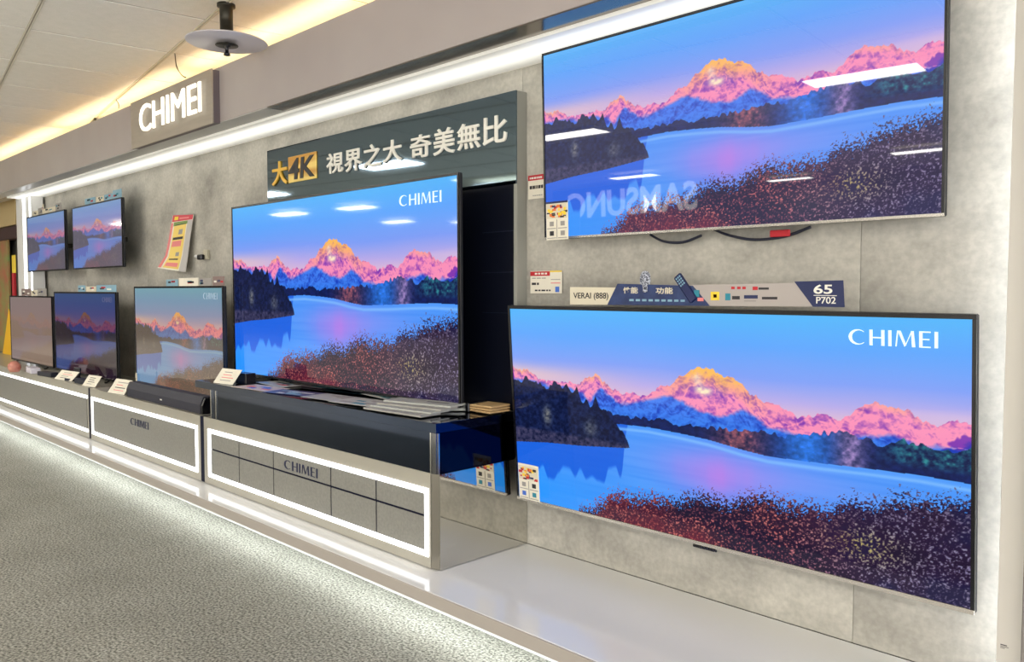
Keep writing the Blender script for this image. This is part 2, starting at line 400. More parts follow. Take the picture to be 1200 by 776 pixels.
for i in range(-5, 27):
    mb.box((i*TL_*S-.004, -6*TL_*S, .003), (i*TL_*S+.004, 2*TL_*S, .03))
o = obj('cross_tee', mb, mat('tee_cross', (120, 108, 84), .7), ceil, loc=W(g0.x, g0.y, CZ), rot=(math.pi, 0, math.atan2(e1.y, e1.x)))
o.rotation_euler = (0, 0, math.atan2(e1.y, e1.x)); o.scale = (1, -1, 1); o['kind'] = 'stuff'

# stone laminate wall behind the displays, in panels
wall = struct('wall_back', sbox(XL, XR, 1.02, 1.06, -Z0, CZ), mat('wall_backing', (120, 118, 110), .8))
seams = [-.242, -.40, -.975, -1.55, -2.06, -2.63, -3.2, -3.83]
for a, b in zip(seams, seams[1:]):
    x1, x0 = a, b
    if a == -.242: x1 = -.18
    org = W((x0+x1)/2, 1, -.439)
    obj('wall_panel', sbox(x0+.0002, x1-.0002, 1.0, 1.02, -.4395, .378, .0015, org), stone, wall, loc=org)
# the rest of the shop that the gloss reflects
struct('wall_front', sbox(XL, -1.5, -4.24, -4.2, -Z0, CZ+.02), mat('far_wall', (120, 122, 130), .7))
struct('wall_left', sbox(XL-.04, XL, -4.2, 1.3, -Z0, CZ+.02), mat('end_wall', (150, 142, 130), .8))

# ================================================================ portal: header, legs, cove
def group_box(name, label, cat, parts, loc):
    t = thing(name, label, cat, loc)
    return t
org = W(-2.2, .853, .38)
hd = thing('header', 'long glossy mauve grey header box above the whole screen wall', 'header', org)
obj('header_body', sbox(-5.4, .1, .853, .95, .3835, .507, .002, org), header_m, hd)
obj('soffit_trim', sbox(-5.4, -1.582, .8535, .90, .3815, .3832, 0, org), mat('soffit_grey', (176, 176, 172), .3), hd)
o = obj('mirror_trim', sbox(-1.579, .1, .8535, .90, .3813, .3832, 0, org), trim_m, hd); o['label'] = 'mirror strip under the header'
org = W(-2.2, .95, .378)
cv = thing('cove_light', 'bright white light cove between header and stone wall', 'cove light', org)
obj('luminous_panel', sbox(-3.83, .05, .902, 1.0, .3765, .384, 0, org), cove_dim, cv)
# leg at the near end
org = W(-.215, .95, -.439)
lg = thing('portal_leg', 'pale grey upright panel closing the display at its near end', 'panel', org)
obj('front_board', sbox(-.2300, -.2068, .95, .957, -.4385, .381, .001, org), mat('leg_paint', (226, 222, 214), .35), lg)
obj('return_board', sbox(-.2068-.006, -.2068, .957, .999, -.4385, .378, 0, org), white_m, lg)
obj('led_strip', sbox(-.2225, -.2150, .9575, .960, -.43, .37, 0, org), mat('led_back', (255, 255, 255), .5, emit=17, emit_rgb=(240, 246, 255)), lg)
for k, (zz, w_) in enumerate(((-.3705, .006), (-.3722, .0075), (-.3738, .004))):
    obj('small_print', sbox(-.2262, -.2262+w_, .9497, .95, zz-.0006, zz+.0003, 0, org), grey_m if k else dark_m, lg)
# leg at the far end
CT_ = -.287
org = W(-3.77, .95, CT_)
lg = thing('portal_leg', 'white upright panel with glowing edges closing the display at its far end', 'panel', org)
obj('front_board', sbox(-3.875, -3.665, .945, .99, CT_+.0005, .381, .002, org), white_m, lg)
obj('led_strip', sbox(-3.765, -3.742, .941, .9445, -.28, .37, 0, org), led_m, lg)
obj('led_strip', sbox(-3.673, -3.665, .941, .9445, -.28, .37, 0, org), led_m, lg)
# beyond the near leg: grey neighbour panel
org = W(-.1, .9, -.439)
o = obj('neighbour_panel', sbox(-.198, .35, .905, .93, -.4385, .381, .002, org), mat('neighbour_grey', (128, 122, 118), .5), None, loc=org)
tag(o, 'plain grey panel of the next display beyond the pale upright', 'panel')

# header sign with lit letters
SY = .834
org = W(-2.04, SY, .376)
sg = thing('header_sign', 'brushed grey sign box on the header with glowing letters', 'sign', org)
x0, x1 = -2.282, -1.795
obj('sign_face', sbox(x0, x1, SY, SY+.004, .378, .5005, .001, org), noisy('brushed_sign', (156, 147, 133), (166, 156, 142), 6, .4, 3, (1, 1, 8)), sg)
obj('sign_body', sbox(x0+.004, x1, SY+.004, .8529, .380, .4985, 0, org), mat('sign_side', (96, 86, 90), .5), sg)
lp = [hy(165, 158, SY-.003), hy(236, 101, SY-.003)]
a = W(*lp[0])-org; b = W(*lp[1])-org
zl = W(*hy(168, 156, SY)).z-org.z; zh = W(*hy(168, 124, SY)).z-org.z
text_obj('lettering', 'CHIMEI', letter_lit, sg, a.x, b.x, zl, zh, -.006, .008, .0)

# ceiling lights (fluorescent troffers) of the shop
def troffer(x, y, label, big=(.26, .32)):
    org = W(x, y, CZ)
    t = thing('ceiling_light', label, 'light', org, (0, 0, math.atan2(e1.y, e1.x)), 'ceiling lights of the shop')
    hx, hy_ = big[1]*S/2, big[0]*S/2*.55
    mb = MB(); d = .02
    for a, b in (((-hx-d, -hy_-d), (hx+d, -hy_)), ((-hx-d, hy_), (hx+d, hy_+d)), ((-hx-d, -hy_), (-hx, hy_)), ((hx, -hy_), (hx+d, hy_))):
        mb.box((a[0], a[1], -.025), (b[0], b[1], -.005))
    obj('frame', mb, white_m, t)
    obj('diffuser', MB().box((-hx, -hy_, -.016), (hx, hy_, -.008)), mat('tube_diffuser', (255, 255, 250), .5, emit=4.5, emit_rgb=(255, 250, 236)), t)
    ld = bpy.data.lights.new('tube_light', 'AREA'); ld.shape = 'RECTANGLE'; ld.size = hx*2; ld.size_y = hy_*2
    ld.energy = TROFFER_W; ld.color = (1, .96, .90)
    lo = bpy.data.objects.new('tube_light', ld); C.objects.link(lo); lo.parent = t; lo.location = (0, 0, -.02)
for k, (x, y) in enumerate([(-2.25, -.7), (-3.25, -2.5), (-2.85, -3.9), (-1.6, -2.95), (-5.6, -1.4), (-5.7, -2.5), (-4.85, -1.5), (-5.3, -2.95), (-2.96, -.23), (-3.1, -1.09), (-1.0, -.6), (.3, -.7), (1.5, -.8), (-.6, -1.8), (.7, -2.0), (-4.4, -.4), (-7.1, -.7), (-7.8, -1.2)]):
    troffer(x, y, 'fluorescent ceiling light reflected in the glossy screens')
# warm strips lying on top of the header
org = W(-2.5, .9, .507)
ws = thing('warm_strip', 'warm strip light hidden on top of the header', 'light', org)
obj('warm_tube', sbox(-5.3, 0, .905, .915, .5075, .512, 0, org), mat('warm_tube', (255, 200, 110), .5, emit=2, emit_rgb=(255, 205, 120)), ws)
for k in range(5):
    ld = bpy.data.lights.new('warm_light', 'AREA'); ld.shape = 'RECTANGLE'; ld.size = 1.0*S; ld.size_y = .03
    ld.energy = WARM_W; ld.color = (1, .76, .36)
    lo = bpy.data.objects.new('warm_light', ld); C.objects.link(lo); lo.parent = ws
    lo.location = W(-.5-k*1.05, .9, .514)-org; lo.rotation_euler = (R(180-45), 0, 0)
    ld = bpy.data.lights.new('ceiling_fill', 'AREA'); ld.shape = 'RECTANGLE'; ld.size = 1.0*S; ld.size_y = .04  # added fill aimed at the ceiling, with no strip of its own
    ld.energy = FILL_W; ld.color = (1, .90, .72)
    lo = bpy.data.objects.new('ceiling_fill', ld); C.objects.link(lo); lo.parent = ws
    lo.location = W(-.5-k*1.05, .862, .512)-org; lo.rotation_euler = (R(180-66), 0, 0)
# the lit sign on the opposite side of the shop, seen mirrored in the top screen
org = W(-3.57, -2.88, .33)
op = thing('opposite_sign', 'glowing brand sign of the display across the shop, seen mirrored in the top screen', 'sign', org, (0, 0, math.pi))
obj('backboard', MB().box((-1.5, -.02, -.12), (1.5, .03, .47)), mat('opposite_board', (34, 46, 70), .5), op)
text_obj('lettering', 'SAMSUNG', mat('opposite_letters', (255, 255, 255), .5, emit=3.6), op, -1.17, 1.17, .0, .40, -.025, .02, .02)

# ================================================================ platform
org = W(-2.4, .735, -.458)
pf = thing('platform', 'long low glossy white platform running along the screen wall', 'platform', org)
obj('deck', sbox(-5.6, .35, .735, .9995, -.4535, -.4395, .002, org), platform_m, pf)
obj('fascia', sbox(-5.6, .35, .7352, .742, -.4585, -.4515, .0, org), fascia_m, pf)
obj('front_lip', sbox(-5.6, .35, .732, .7349, -.4585, -.4398, .001, org), fascia_m, pf)
obj('plinth', sbox(-5.6, .35, .80, .99, -Z0+.0002, -.459, 0, org), white_m, pf)
obj('glow_strip', sbox(-5.6, .35, .764, .772, -.4600, -.4588, 0, org), mat('glow_led', (250, 255, 250), .5, emit=5, emit_rgb=(238, 248, 250)), pf)
for k in range(6):
    ld = bpy.data.lights.new('glow_light', 'AREA'); ld.shape = 'RECTANGLE'; ld.size = 1.0*S; ld.size_y = .02
    ld.energy = GLOW_W; ld.color = (.92, .98, 1)
    lo = bpy.data.objects.new('glow_light', ld); C.objects.link(lo); lo.parent = pf
    lo.location = W(-.15-k*1.0, .768, -.4605)-org; lo.rotation_euler = (R(-4), 0, 0)
    ld = bpy.data.lights.new('spill_light', 'AREA'); ld.shape = 'RECTANGLE'; ld.size = 1.0*S; ld.size_y = .02
    ld.energy = GLOW_W*.9; ld.color = (.92, .98, 1)
    lo = bpy.data.objects.new('spill_light', ld); C.objects.link(lo); lo.parent = pf
    lo.location = W(-.15-k*1.0, .747, -.4605)-org; lo.rotation_euler = (R(-48), 0, 0)

# ================================================================ cabinets
CYF = .798; CT = -.287; CB = -.4385
def led_frame(x0, x1, zt, zb, org, sides, w=.0085, y=CYF):
    mb = MB()
    def bx(a0, a1, c0, c1): mb.box(W(a0, y-.0022, c0)-org, W(a1, y+.001, c1)-org)
    bx(x0, x1, zt-w, zt); bx(x0, x1, zb, zb+w)
    if 'l' in sides: bx(x0, x0+w*1.5, zb+w, zt-w)
    if 'r' in sides: bx(x1-w, x1, zb+w, zt-w)
    return mb
def cabinet(name, label, x0, x1, lx0, lx1, sides, cols, logo, mirror=False, plain=False):
    org = W((x0+x1)/2, CYF, CB)
    t = thing(name, label, 'cabinet', org)
    obj('carcass', sbox(x0, x1, CYF+.0015, .9995, CB+.0005, CT, .0, org), cab_m, t)
    # face frame around the recessed fronts
    zt, zb = -.3115, -.4205
    mb = MB()
    for a0, a1, c0, c1 in ((x0, x1, zt-.004, CT), (x0, x1, CB+.0005, zb+.004), (x0, lx0+.004, zb+.004, zt-.004), (lx1-.004, x1, zb+.004, zt-.004)):
        if a1 > a0: mb.box(W(a0, CYF, c0)-org, W(a1, CYF+.0018, c1)-org)
    obj('face_frame', mb, cab_m, t)
    obj('led_frame', led_frame(lx0, lx1, zt, zb, org, sides), led_m, t)
    ix0, ix1, iz0, iz1 = lx0+.012, lx1-.008, zb+.009, zt-.009
    if cols:
        bd = [hy(px, 560, CYF).x for px in cols]
        bd = [ix0]+bd+[ix1]; zm = hy(388, 570, CYF).z
        obj('back_board', sbox(ix0, ix1, CYF+.0008, CYF+.0014, iz0, iz1, 0, org), groove_m, t)
        for a, b in zip(bd, bd[1:]):
            for c0, c1 in ((iz0, zm-.0017), (zm+.0017, iz1)):
                dx = .0019
                obj('drawer', sbox(a+dx, b-dx, CYF-.0012, CYF+.0006, c0, c1, .0012, org), door_m, t)
    else:
        obj('door', sbox(ix0, ix1, CYF-.0010, CYF+.0008, iz0, iz1, .0015, org), door_m, t)
    if logo:
        (u0, v0, u1, v1) = logo[:4]
        a = W(*hy(u0, v0, CYF-.0015))-org; b = W(*hy(u1, v1, CYF-.0015))-org
        za = W(*hy(u0, v1-(u1-u0)*.24, CYF)).z-org.z
        zlo = min(a.z, b.z); zhi = max(a.z, b.z)
        obj('lettering', logo_mb(a.x, b.x, logo[4]*S, logo[5]*S, -.0026, .0015), letter_navy, t)
    return t
z_ = lambda u, v: hy(u, v, CYF).z-CB
c3 = cabinet('display_cabinet', 'grey cabinet of ten drawers in a glowing frame under the largest centre screen', -1.7885, -.979, -1.765, -.983, 'lr', [281, 321, 388, 441],
        (333, 545, 372, 545, z_(333, 548.5), z_(333, 538)))
org3 = W((-1.793-.979)/2, CYF, CB)
obj('mirror_side', sbox(-.9725, -.964, .803, .999, CB+.0005, -.2872, 0, org3), mirror_m, c3)
mb = MB(); p = [W(-.979, CYF, 0), W(-.9645, CYF+.0045, 0), W(-.9645, CYF+.006, 0), W(-.979, CYF+.006, 0)]
mb.prism([((q-org3).x, (q-org3).y) for q in p], 'z', .0005*S, (-.287-CB)*S)
obj('corner_strip', mb, mat('corner_grey', (140, 136, 126), .15, .5), c3)
cabinet('display_cabinet', 'plain grey cabinet with one glowing framed front beside the soundbars', -2.549, -1.8075, -2.535, -1.822, 'lr', None,
        (153, 495, 174, 500, z_(153, 497), z_(153, 489)))
cabinet('display_cabinet', 'farthest long grey cabinet with only two glowing lines on its front', -4.3, -2.5645, -4.25, -2.572, '', None, None)
for x, hw, lb in ((-2.5567, .0075, 'dark slot between the two far cabinets'), (-1.798, .0092, 'navy slot between the framed cabinet and the drawer cabinet')):
    org = W(x, CYF, CB)
    o = obj('filler_strip', sbox(x-hw, x+hw, CYF+.0004, .99, CB+.001, CT-.001, 0, org), groove_m, None, loc=org); tag(o, lb, 'filler strip')

# black glossy riser and table top on the drawer cabinet
org = W(-1.36, CYF, CT)
tb = thing('glass_table', 'black glossy glass table standing on the drawer cabinet', 'table', org)
obj('table_top', sbox(-1.828, -.9642, .797, .972, -.2225, -.207, .001, org), riser_m, tb)
obj('front_panel', sbox(-1.745, -.977, .799, .803, CT+.0003, -.2227, 0, org), riser_m, tb)
obj('side_panel', sbox(-.969, -.9645, .806, .972, CT+.0003, -.2227, 0, org), side_m, tb)
obj('side_panel', sbox(-1.745, -1.741, .806, .972, CT+.0003, -.2227, 0, org), riser_m, tb)
obj('chrome_edge', sbox(-.979, -.9765, .7975, .8, CT+.0003, -.2227, 0, org), chrome_m, tb)
obj('chrome_edge', sbox(-.9655, -.9638, .8025, .8045, CT+.0003, -.2227, 0, org), chrome_m, tb)
obj('corner_strip', sbox(-.9763, -.9656, .799, .8024, CT+.0003, -.2227, 0, org), mat('corner_dark', (120, 122, 126), .1, .9), tb)
obj('chrome_edge', sbox(-1.748, -1.744, .796, .799, CT+.0003, -.2227, 0, org), chrome_m, tb)
obj('chrome_edge', sbox(-1.726, -1.722, .7972, .799, CT+.0003, -.2227, 0, org), chrome_m, tb)

# black back panel and the sign band
org = W(-1.385, .974, -.2065)
bp = thing('back_panel', 'tall black panel behind the largest centre screen', 'panel', org)
obj('panel_board', sbox(-1.806, -.9725, .9765, .9995, -.2068, .333, 0, org), bpanel_m, bp)
obj('edge_board', sbox(-.9723, -.9640, .9765, .9995, -.2068, .333, 0, org), mat('edge_grey', (150, 150, 142), .4), bp)
for zz in (.10, .03, -.04):
    obj('panel_joint', sbox(-1.05, -.9725, .9762, .9767, zz, zz+.0012, 0, org), mat('joint', (30, 36, 54), .4), bp)
org = W(-1.385, .974, .178)
sn = thing('wall_sign', 'glossy dark banner sign with white characters above the largest centre screen', 'sign', org)
obj('sign_board', sbox(-1.806, -.9640, .974, .9763, .1785, .3335, .0006, org), signm, sn)
def onsign(u, v): return W(*hy(u, v, .974))-org
def zs(u, v): return onsign(u, v).z
for k, (ch, ua, ub, vt, vb) in enumerate([('視', 384, 403, 178, 204), ('界', 405, 425, 174, 202), ('之', 427, 448, 168, 197), ('大', 450, 472, 163, 191),
        ('奇', 482, 506, 157, 186), ('美', 509, 534, 149, 182), ('無', 537, 564, 143, 176), ('比', 567, 595, 135, 170)]):
    a, b = onsign(ua, vb), onsign(ub, vb); um = (ua+ub)/2
    text_obj('lettering', ch, lwhite, sn, a.x, b.x, zs(um, vb-1), zs(um, vt+1), -.001, .006, .016)
a, b = onsign(320, 219), onsign(338, 219)
text_obj('gold_lettering', '大', gold_m, sn, a.x, b.x, zs(329, 217), zs(329, 189), -.001, .006, .02)
a, b = onsign(339, 215), onsign(372, 215)
mb = MB().box((a.x, -.005, zs(355, 212)), (b.x, -.0005, zs(355, 181)), .001)
gr = noisy('gold_plate', (236, 206, 110), (196, 140, 40), 2, .3, 1, (1, 1, 9), .4, .6); obj('gold_plate', mb, gr, sn)
text_obj('dark_lettering', '4K', mat('letter_black', (20, 22, 28), .4), sn, a.x+.008, b.x-.008, zs(355, 209), zs(355, 184), -.0052, .003, .02, .12)

# ================================================================ televisions
def tv(label, xl, xr, yb, zb, h, tilt, smat, kind='wall', bez=.0045, logo=None, chin=None, thick=.035, logo_on=True, logo_m=None, yaw=0, group='landscape televisions on the stone wall', wall_y=1.0):
    w = (xr-xl)*S; hm = h*S
    t = thing('television', label, 'television', W((xl+xr)/2, yb, zb), (R(tilt), 0, R(yaw)), group)
    bz = bez*S
    # housing: flat rear shell with a thicker lower electronics bulge
    mb = MB().box((-w/2, .0, 0), (w/2, thick*.45, hm), .003)
    obj('rear_shell', mb, hous_m, t)
    obj('electronics_box', MB().box((-w*.33, thick*.45, hm*.08), (w*.33, thick*1.15, hm*.58), .008), hous_m, t)
    mb = MB()
    mb.box((-w/2, -.006, hm-bz), (w/2, 0, hm), .0008); mb.box((-w/2, -.006, bz), (-w/2+bz*.8, 0, hm-bz)); mb.box((w/2-bz*.8, -.006, bz), (w/2, 0, hm-bz))
    obj('bezel', mb, bezel_m, t)
    ch = obj('bottom_bezel', MB().box((-w/2, -.007, 0), (w/2, 0, bz), .0008), chin or bezel_m, t)
    if chin: ch['label'] = 'silver bottom bezel'
    s = bpy.data.objects.new('screen', SCREEN); C.objects.link(s); s.parent = t
    s.location = (0, -.003, bz); s.scale = (w-1.6*bz, 1, hm-2*bz)
    if not SCREEN.materials: SCREEN.materials.append(smat)
    s.material_slots[0].link = 'OBJECT'; s.material_slots[0].material = smat
    if logo_on:
        l0, l1, z0, z1 = logo or (.807, .946, .885, .94)
        obj('logo', logo_mb(-w/2+l0*w, -w/2+l1*w, z0*hm, z1*hm, -.0034, .0006), logo_m or mat('logo_glow', (190, 214, 236), .4, emit=.62), t)
    if kind == 'wall':
        depth = (wall_y-yb)*S/math.cos(R(tilt))
        mb = MB().box((-w*.16, thick*1.15, hm*.3), (-w*.13, thick*1.6, hm*.62)).box((w*.13, thick*1.15, hm*.3), (w*.16, thick*1.6, hm*.62)).box((-w*.2, thick*1.6, hm*.40), (w*.2, max(depth-.012-hm*.5*math.tan(R(tilt))*0, thick*1.6+.02), hm*.47))
        obj('wall_mount', mb, metal_dark, t)
    else:
        ht = kind
        for sx in (-1, 1):
            x = sx*w*.36
            mb = MB().tube([(x, thick*.3, hm*.05), (x, thick*.3, -.0), (x+sx*.01, -.016, -ht+.006), (x+sx*.012, -.026, -ht+.006)], .006)
            mb.tube([(x, thick*.3, .0), (x+sx*.01, thick*.3+.09, -ht+.006), (x+sx*.012, thick*.3+.11, -ht+.006)], .006)
            obj('stand_foot', mb, bezel_m, t)
    return t
scr_main = screen_mat('screen_main', 1.0, rough=.05, spec=.28)
scr_top = screen_mat('screen_top', .98, (1.04, .98, 1.0), .06, (190, 190, 240), rough=.018, spec=.4)
scr_big = screen_mat('screen_big', 1.0, (1.0, .98, 1.0), rough=.04, spec=.38)
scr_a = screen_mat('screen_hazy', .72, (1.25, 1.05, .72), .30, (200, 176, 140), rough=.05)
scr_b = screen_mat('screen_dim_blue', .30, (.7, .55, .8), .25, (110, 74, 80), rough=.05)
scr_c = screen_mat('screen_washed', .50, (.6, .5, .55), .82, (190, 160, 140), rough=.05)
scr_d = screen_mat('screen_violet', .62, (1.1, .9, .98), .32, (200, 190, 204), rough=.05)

t2 = tv('lower near television under the printed rail, mounted on the stone wall', -1.008*.942, -.270*.943, .965, -.3515, .327, 4.06, scr_main, chin=silver_m, bez=.0052)
mb = MB()
for k in range(6): mb.lathe([(0, 0), (.0035, 0), (.0035, .003), (0, .003)], 8, (k*.009, 0, 0))
obj('sensor_dots', mb, mat('sensor', (20, 22, 40), .3), t2, loc=(.02, -.006, -.004), rot=(R(90), 0, 0))
obj('sensor_bar', MB().box((-.01, -.008, -.009), (.06, .004, 0), .002), bezel_m, t2)
t1 = tv('upper near television at the top of the stone wall, silver lower edge, cables under it', -.928*.952, -.309*.952, .960, .0800, .2915, 1.6, scr_top, chin=silver_m, bez=.0038)
tv('largest centre television standing on the black glass table', -1.845, -1.027, .905, -.1990, .3955, 0.3, scr_big, kind=.0078*S, bez=.0045, logo=(.80, .945, .885, .935))
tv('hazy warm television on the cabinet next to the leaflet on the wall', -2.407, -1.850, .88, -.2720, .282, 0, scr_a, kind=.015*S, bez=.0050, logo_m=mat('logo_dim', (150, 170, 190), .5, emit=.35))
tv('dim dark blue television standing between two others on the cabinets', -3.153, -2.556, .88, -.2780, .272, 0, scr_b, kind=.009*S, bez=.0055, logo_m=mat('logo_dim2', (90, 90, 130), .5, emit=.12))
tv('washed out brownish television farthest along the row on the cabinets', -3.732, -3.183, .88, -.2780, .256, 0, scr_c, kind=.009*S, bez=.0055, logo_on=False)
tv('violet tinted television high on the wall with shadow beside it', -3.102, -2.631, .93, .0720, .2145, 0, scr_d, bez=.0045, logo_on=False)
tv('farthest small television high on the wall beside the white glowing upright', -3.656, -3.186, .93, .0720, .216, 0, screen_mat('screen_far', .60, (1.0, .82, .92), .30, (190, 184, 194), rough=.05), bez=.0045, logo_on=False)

# cables under the top television
def wire(name, label, pts, r, m, parent=None):
    o0 = W(*pts[0]); q = [W(*p)-o0 for p in pts]
    out = []
    for i in range(len(q)-1):                              # Catmull-Rom through the points
        p0, p1, p2, p3 = q[max(i-1, 0)], q[i], q[i+1], q[min(i+2, len(q)-1)]
        for k in range(6):
            t = k/6; out.append(.5*((2*p1)+(p2-p0)*t+(2*p0-5*p1+4*p2-p3)*t*t+(3*p1-p0-3*p2+p3)*t**3))
    out.append(q[-1])
    o = obj(name, MB().tube(out, r, 6), m, None, True, loc=o0)
    return tag(o, label, 'cable')
cable_m = mat('cable_navy', (24, 28, 48), .5)
wire('cable', 'longer dark cable hanging in a loop under the top television', [tuple(hy(u, v, .985)) for u, v in ((835, 268), (855, 276), (885, 281), (920, 277), (950, 266))], .004, cable_m)
wire('cable', 'shorter dark cable drooping under the middle of the top television', [tuple(hy(u, v, .985)) for u, v in ((762, 275), (778, 283), (800, 284), (822, 276))], .004, cable_m)
p = W(*hy(914, 273, .98))
o = obj('cable_tag', MB().box((-.028, -.003, -.010), (.028, .003, .008), .002), red_m, None, loc=p); tag(o, 'small red tag on the cable under the top television', 'tag')

# ================================================================ printed cards
def card(name, label, cat, u0, v0, u1, v1, y, prints, m=None, th=.0018, tilt=0, curl=0, group=None, extrude_y=None):
    """flat card between two picture corners at depth y; prints = rectangles of flat print in card units"""
    a, b = hy(u0, (v0+v1)/2, y), hy(u1, (v0+v1)/2, y)
    um = (u0+u1)/2; zt, zb = hy(um, v0, y).z, hy(um, v1, y).z
    w, h = (b.x-a.x)*S, (zt-zb)*S
    t = thing(name, label, cat, W((a.x+b.x)/2, y, zb), (R(tilt), 0, 0), group)
    obj('card_sheet', MB().box((-w/2, 0, 0), (w/2, th, h), .0003), m or paper_m, t)
    for k, (x0, y0, x1, y1, pm) in enumerate(prints):
        obj('print_patch', MB().box((-w/2+x0*w, -.0004-.00002*k, y0*h), (-w/2+x1*w, -.0001, y1*h)), pm, t)
    return t
def textlines(x0, x1, rows, m=None, seed=0):
    rs = random.Random(seed); out = []
    for (y0, y1) in rows:
        x = x0
        while x < x1-.03:
            w = rs.uniform(.05, .16); out.append((x, y0, min(x+w, x1), y1, m or dark_m)); x += w+.03
    return out
card('price_card', 'small white price card with red top on the wall left of the upper near television', 'card', 619, 205, 637.5, 233, .998,
     [(0, .78, 1, 1, red_m)]+textlines(.1, .9, [(.84, .92)], lwhite, 1)+textlines(.1, .95, [(.42, .56)], dark_m, 2)+textlines(.3, .9, [(.12, .16)], grey_m, 3))
card('price_card', 'wide white price card with red corner on the wall above the lower near television', 'card', 621.5, 317.5, 658.5, 344, .997,
     [(0, .78, .63, .98, red_m), (.63, .94, 1, 1, yellow_m)]+textlines(.15, .58, [(.84, .92)], lwhite, 4)+textlines(.06, .5, [(.66, .70)], grey_m, 5)+textlines(.05, .28, [(.38, .48)], dark_m, 6)+[(.66, .6, .95, .63, grey_m), (.66, .44, .95, .48, pink_m)]+textlines(.15, .65, [(.1, .17)], dark_m, 7)+[(.8, .06, .92, .3, blue_m)])
def flyer_prints(seed):
    rs = random.Random(seed); pr = [(.03, .56, .97, .94, cream_m)]
    for k in range(34):
        x = rs.uniform(.03, .82); y = rs.uniform(.56, .86); pr.append((x, y, x+rs.uniform(.08, .18), y+rs.uniform(.03, .08), rs.choice([red_m, yellow_m, dark_m, orange_m, orange_m, yellow_m, red_m, navy_m])))
    for a, b in ((.05, .30), (.55, .30), (.05, .05), (.55, .05)):
        pr.append((a+.12, b+.06, a+.3, b+.18, rs.choice([dark_m, blue_m, grey_m, teal_m])))
        pr.append((a, b-.01, a+.4, b+.01, grey_m))
    return pr+[(.49, .03, .51, .53, grey_m)]
card('price_flyer', 'colourful promotional flyer stuck on the lower corner of the upper near television', 'flyer', 640.5, 236, 666, 281, .944, flyer_prints(3)+[(.0, .95, 1, 1, navy_m)], tilt=1.6)
card('price_flyer', 'orange and white promotional flyer stuck on the lower corner of the lower near television', 'flyer', 609, 544, 632.5, 586, .950, flyer_prints(8), tilt=4.06)

# printed rail standing on the top edge of the lower near television
YR = .944
def rp(u, v): return W(*hy(u, v, YR))
org = rp(829, 358); org.y = YR*S
rl = thing('promo_rail', 'long printed card rail in grey and navy standing on the lower near television', 'card rail', org)
def rq(pts, y0=0.0, th=.0015, m=None, name='rail_section'):
    q = [(rp(u, v).x-org.x, rp(u, v).z-org.z) for u, v in pts]
    return obj(name, MB().prism(q, 'y', y0, y0+th), m, rl)
rq([(668, 357), (718, 357.3), (724, 337), (668, 336.5)], 0, m=cream_m)
rq([(712, 357.3), (832, 358.5), (812, 335), (724, 332.5)], -.0016, m=noisy('rail_navy', (26, 40, 84), (44, 64, 112), 30, .4, 4))
rq([(820, 358.5), (975, 359.6), (960, 331), (806, 334)], 0, m=mat('rail_grey', (172, 164, 160), .4))
rq([(953, 359.6), (990, 360.2), (988.5, 328.5), (931, 330)], -.0016, m=navy_m)
def rt_(name, txt, u0, u1, v0, v1, m, off=0, y=-.0018):
    um = (u0+u1)/2
    return text_obj(name, txt, m, rl, rp(u0, v0).x-org.x, rp(u1, v0).x-org.x, rp(um, v1).z-org.z, rp(um, v0).z-org.z, y, .0006, off)
rt_('lettering', '65', 954, 976, 333.5, 344.5, lwhite, .02); rt_('lettering', 'P702', 957, 980, 348, 356, lwhite, .01)
rq([(954, 346.6), (981, 347), (981, 346.2), (954, 345.8)], -.0024, .0004, lwhite, 'rule_line')
rt_('lettering', '性能', 731, 748, 336.5, 344, cream_m, .02); rt_('lettering', '功能', 769, 789, 336.8, 344.5, cream_m, .02)
rt_('lettering', 'VERAI (888)', 672, 713, 343, 352, dark_m, .01, -.0003)
for k in range(9): u = 738+k*7.5; rq([(u, 353+k*.1), (u+5, 353+k*.1), (u+5, 350.5+k*.1), (u, 350.5+k*.1)], -.0022, .0004, pale_m, 'print_patch')
for k, (u, v, w, h, m) in enumerate([(833, 342, 10, 10, yellow_m), (836, 345, 4, 4, red_m), (850, 344, 6, 8, teal_m), (858, 347, 9, 4, dark_m), (872, 346, 16, 4, navy_m), (872, 352, 14, 1.5, grey_m), (893, 348, 18, 3, dark_m),
        (857, 336, 4, 3, red_m), (864, 336, 4, 3, red_m), (870, 336, 4, 3, red_m), (882, 336, 6, 4, red_m), (889, 337, 12, 2.5, dark_m), (814, 340, 6, 8, teal_m), (818, 349, 7, 4, pink_m)]):
    rq([(u, v+h), (u+w, v+h), (u+w, v), (u, v)], -.0026 if u < 820 else -.0005, .0004, m, 'print_patch')
# microphone and remote cut-outs that stand proud of the rail
mc = obj('microphone_cutout', MB().lathe([(0, -.032), (.008, -.03), (.009, -.010), (.017, -.008), (.019, .0), (.019, .012), (.016, .022), (.009, .029), (0, .031)], 16), noisy('mic_mesh', (30, 36, 56), (190, 196, 210), 170, .3, 2, (1, 1, 2), .45, .55), rl, True)
p = rp(757, 330); mc.location = (p.x-org.x, -.004, p.z-org.z); mc.scale = (1, .18, 1)
rm = obj('remote_cutout', MB().box((-.013, -.003, -.05), (.013, 0, .04), .003), navy_m, rl); p = rp(803, 336); rm.location = (p.x-org.x, -.002, p.z-org.z); rm.rotation_euler = (0, R(-38), 0)
mb = MB()
for r_ in range(4):
    for c_ in range(3): mb.box((-.009+c_*.0065, -.004, .006+r_*.008), (-.005+c_*.0065, -.0029, .0105+r_*.008))
k_ = obj('remote_buttons', mb, pale_m, rm)

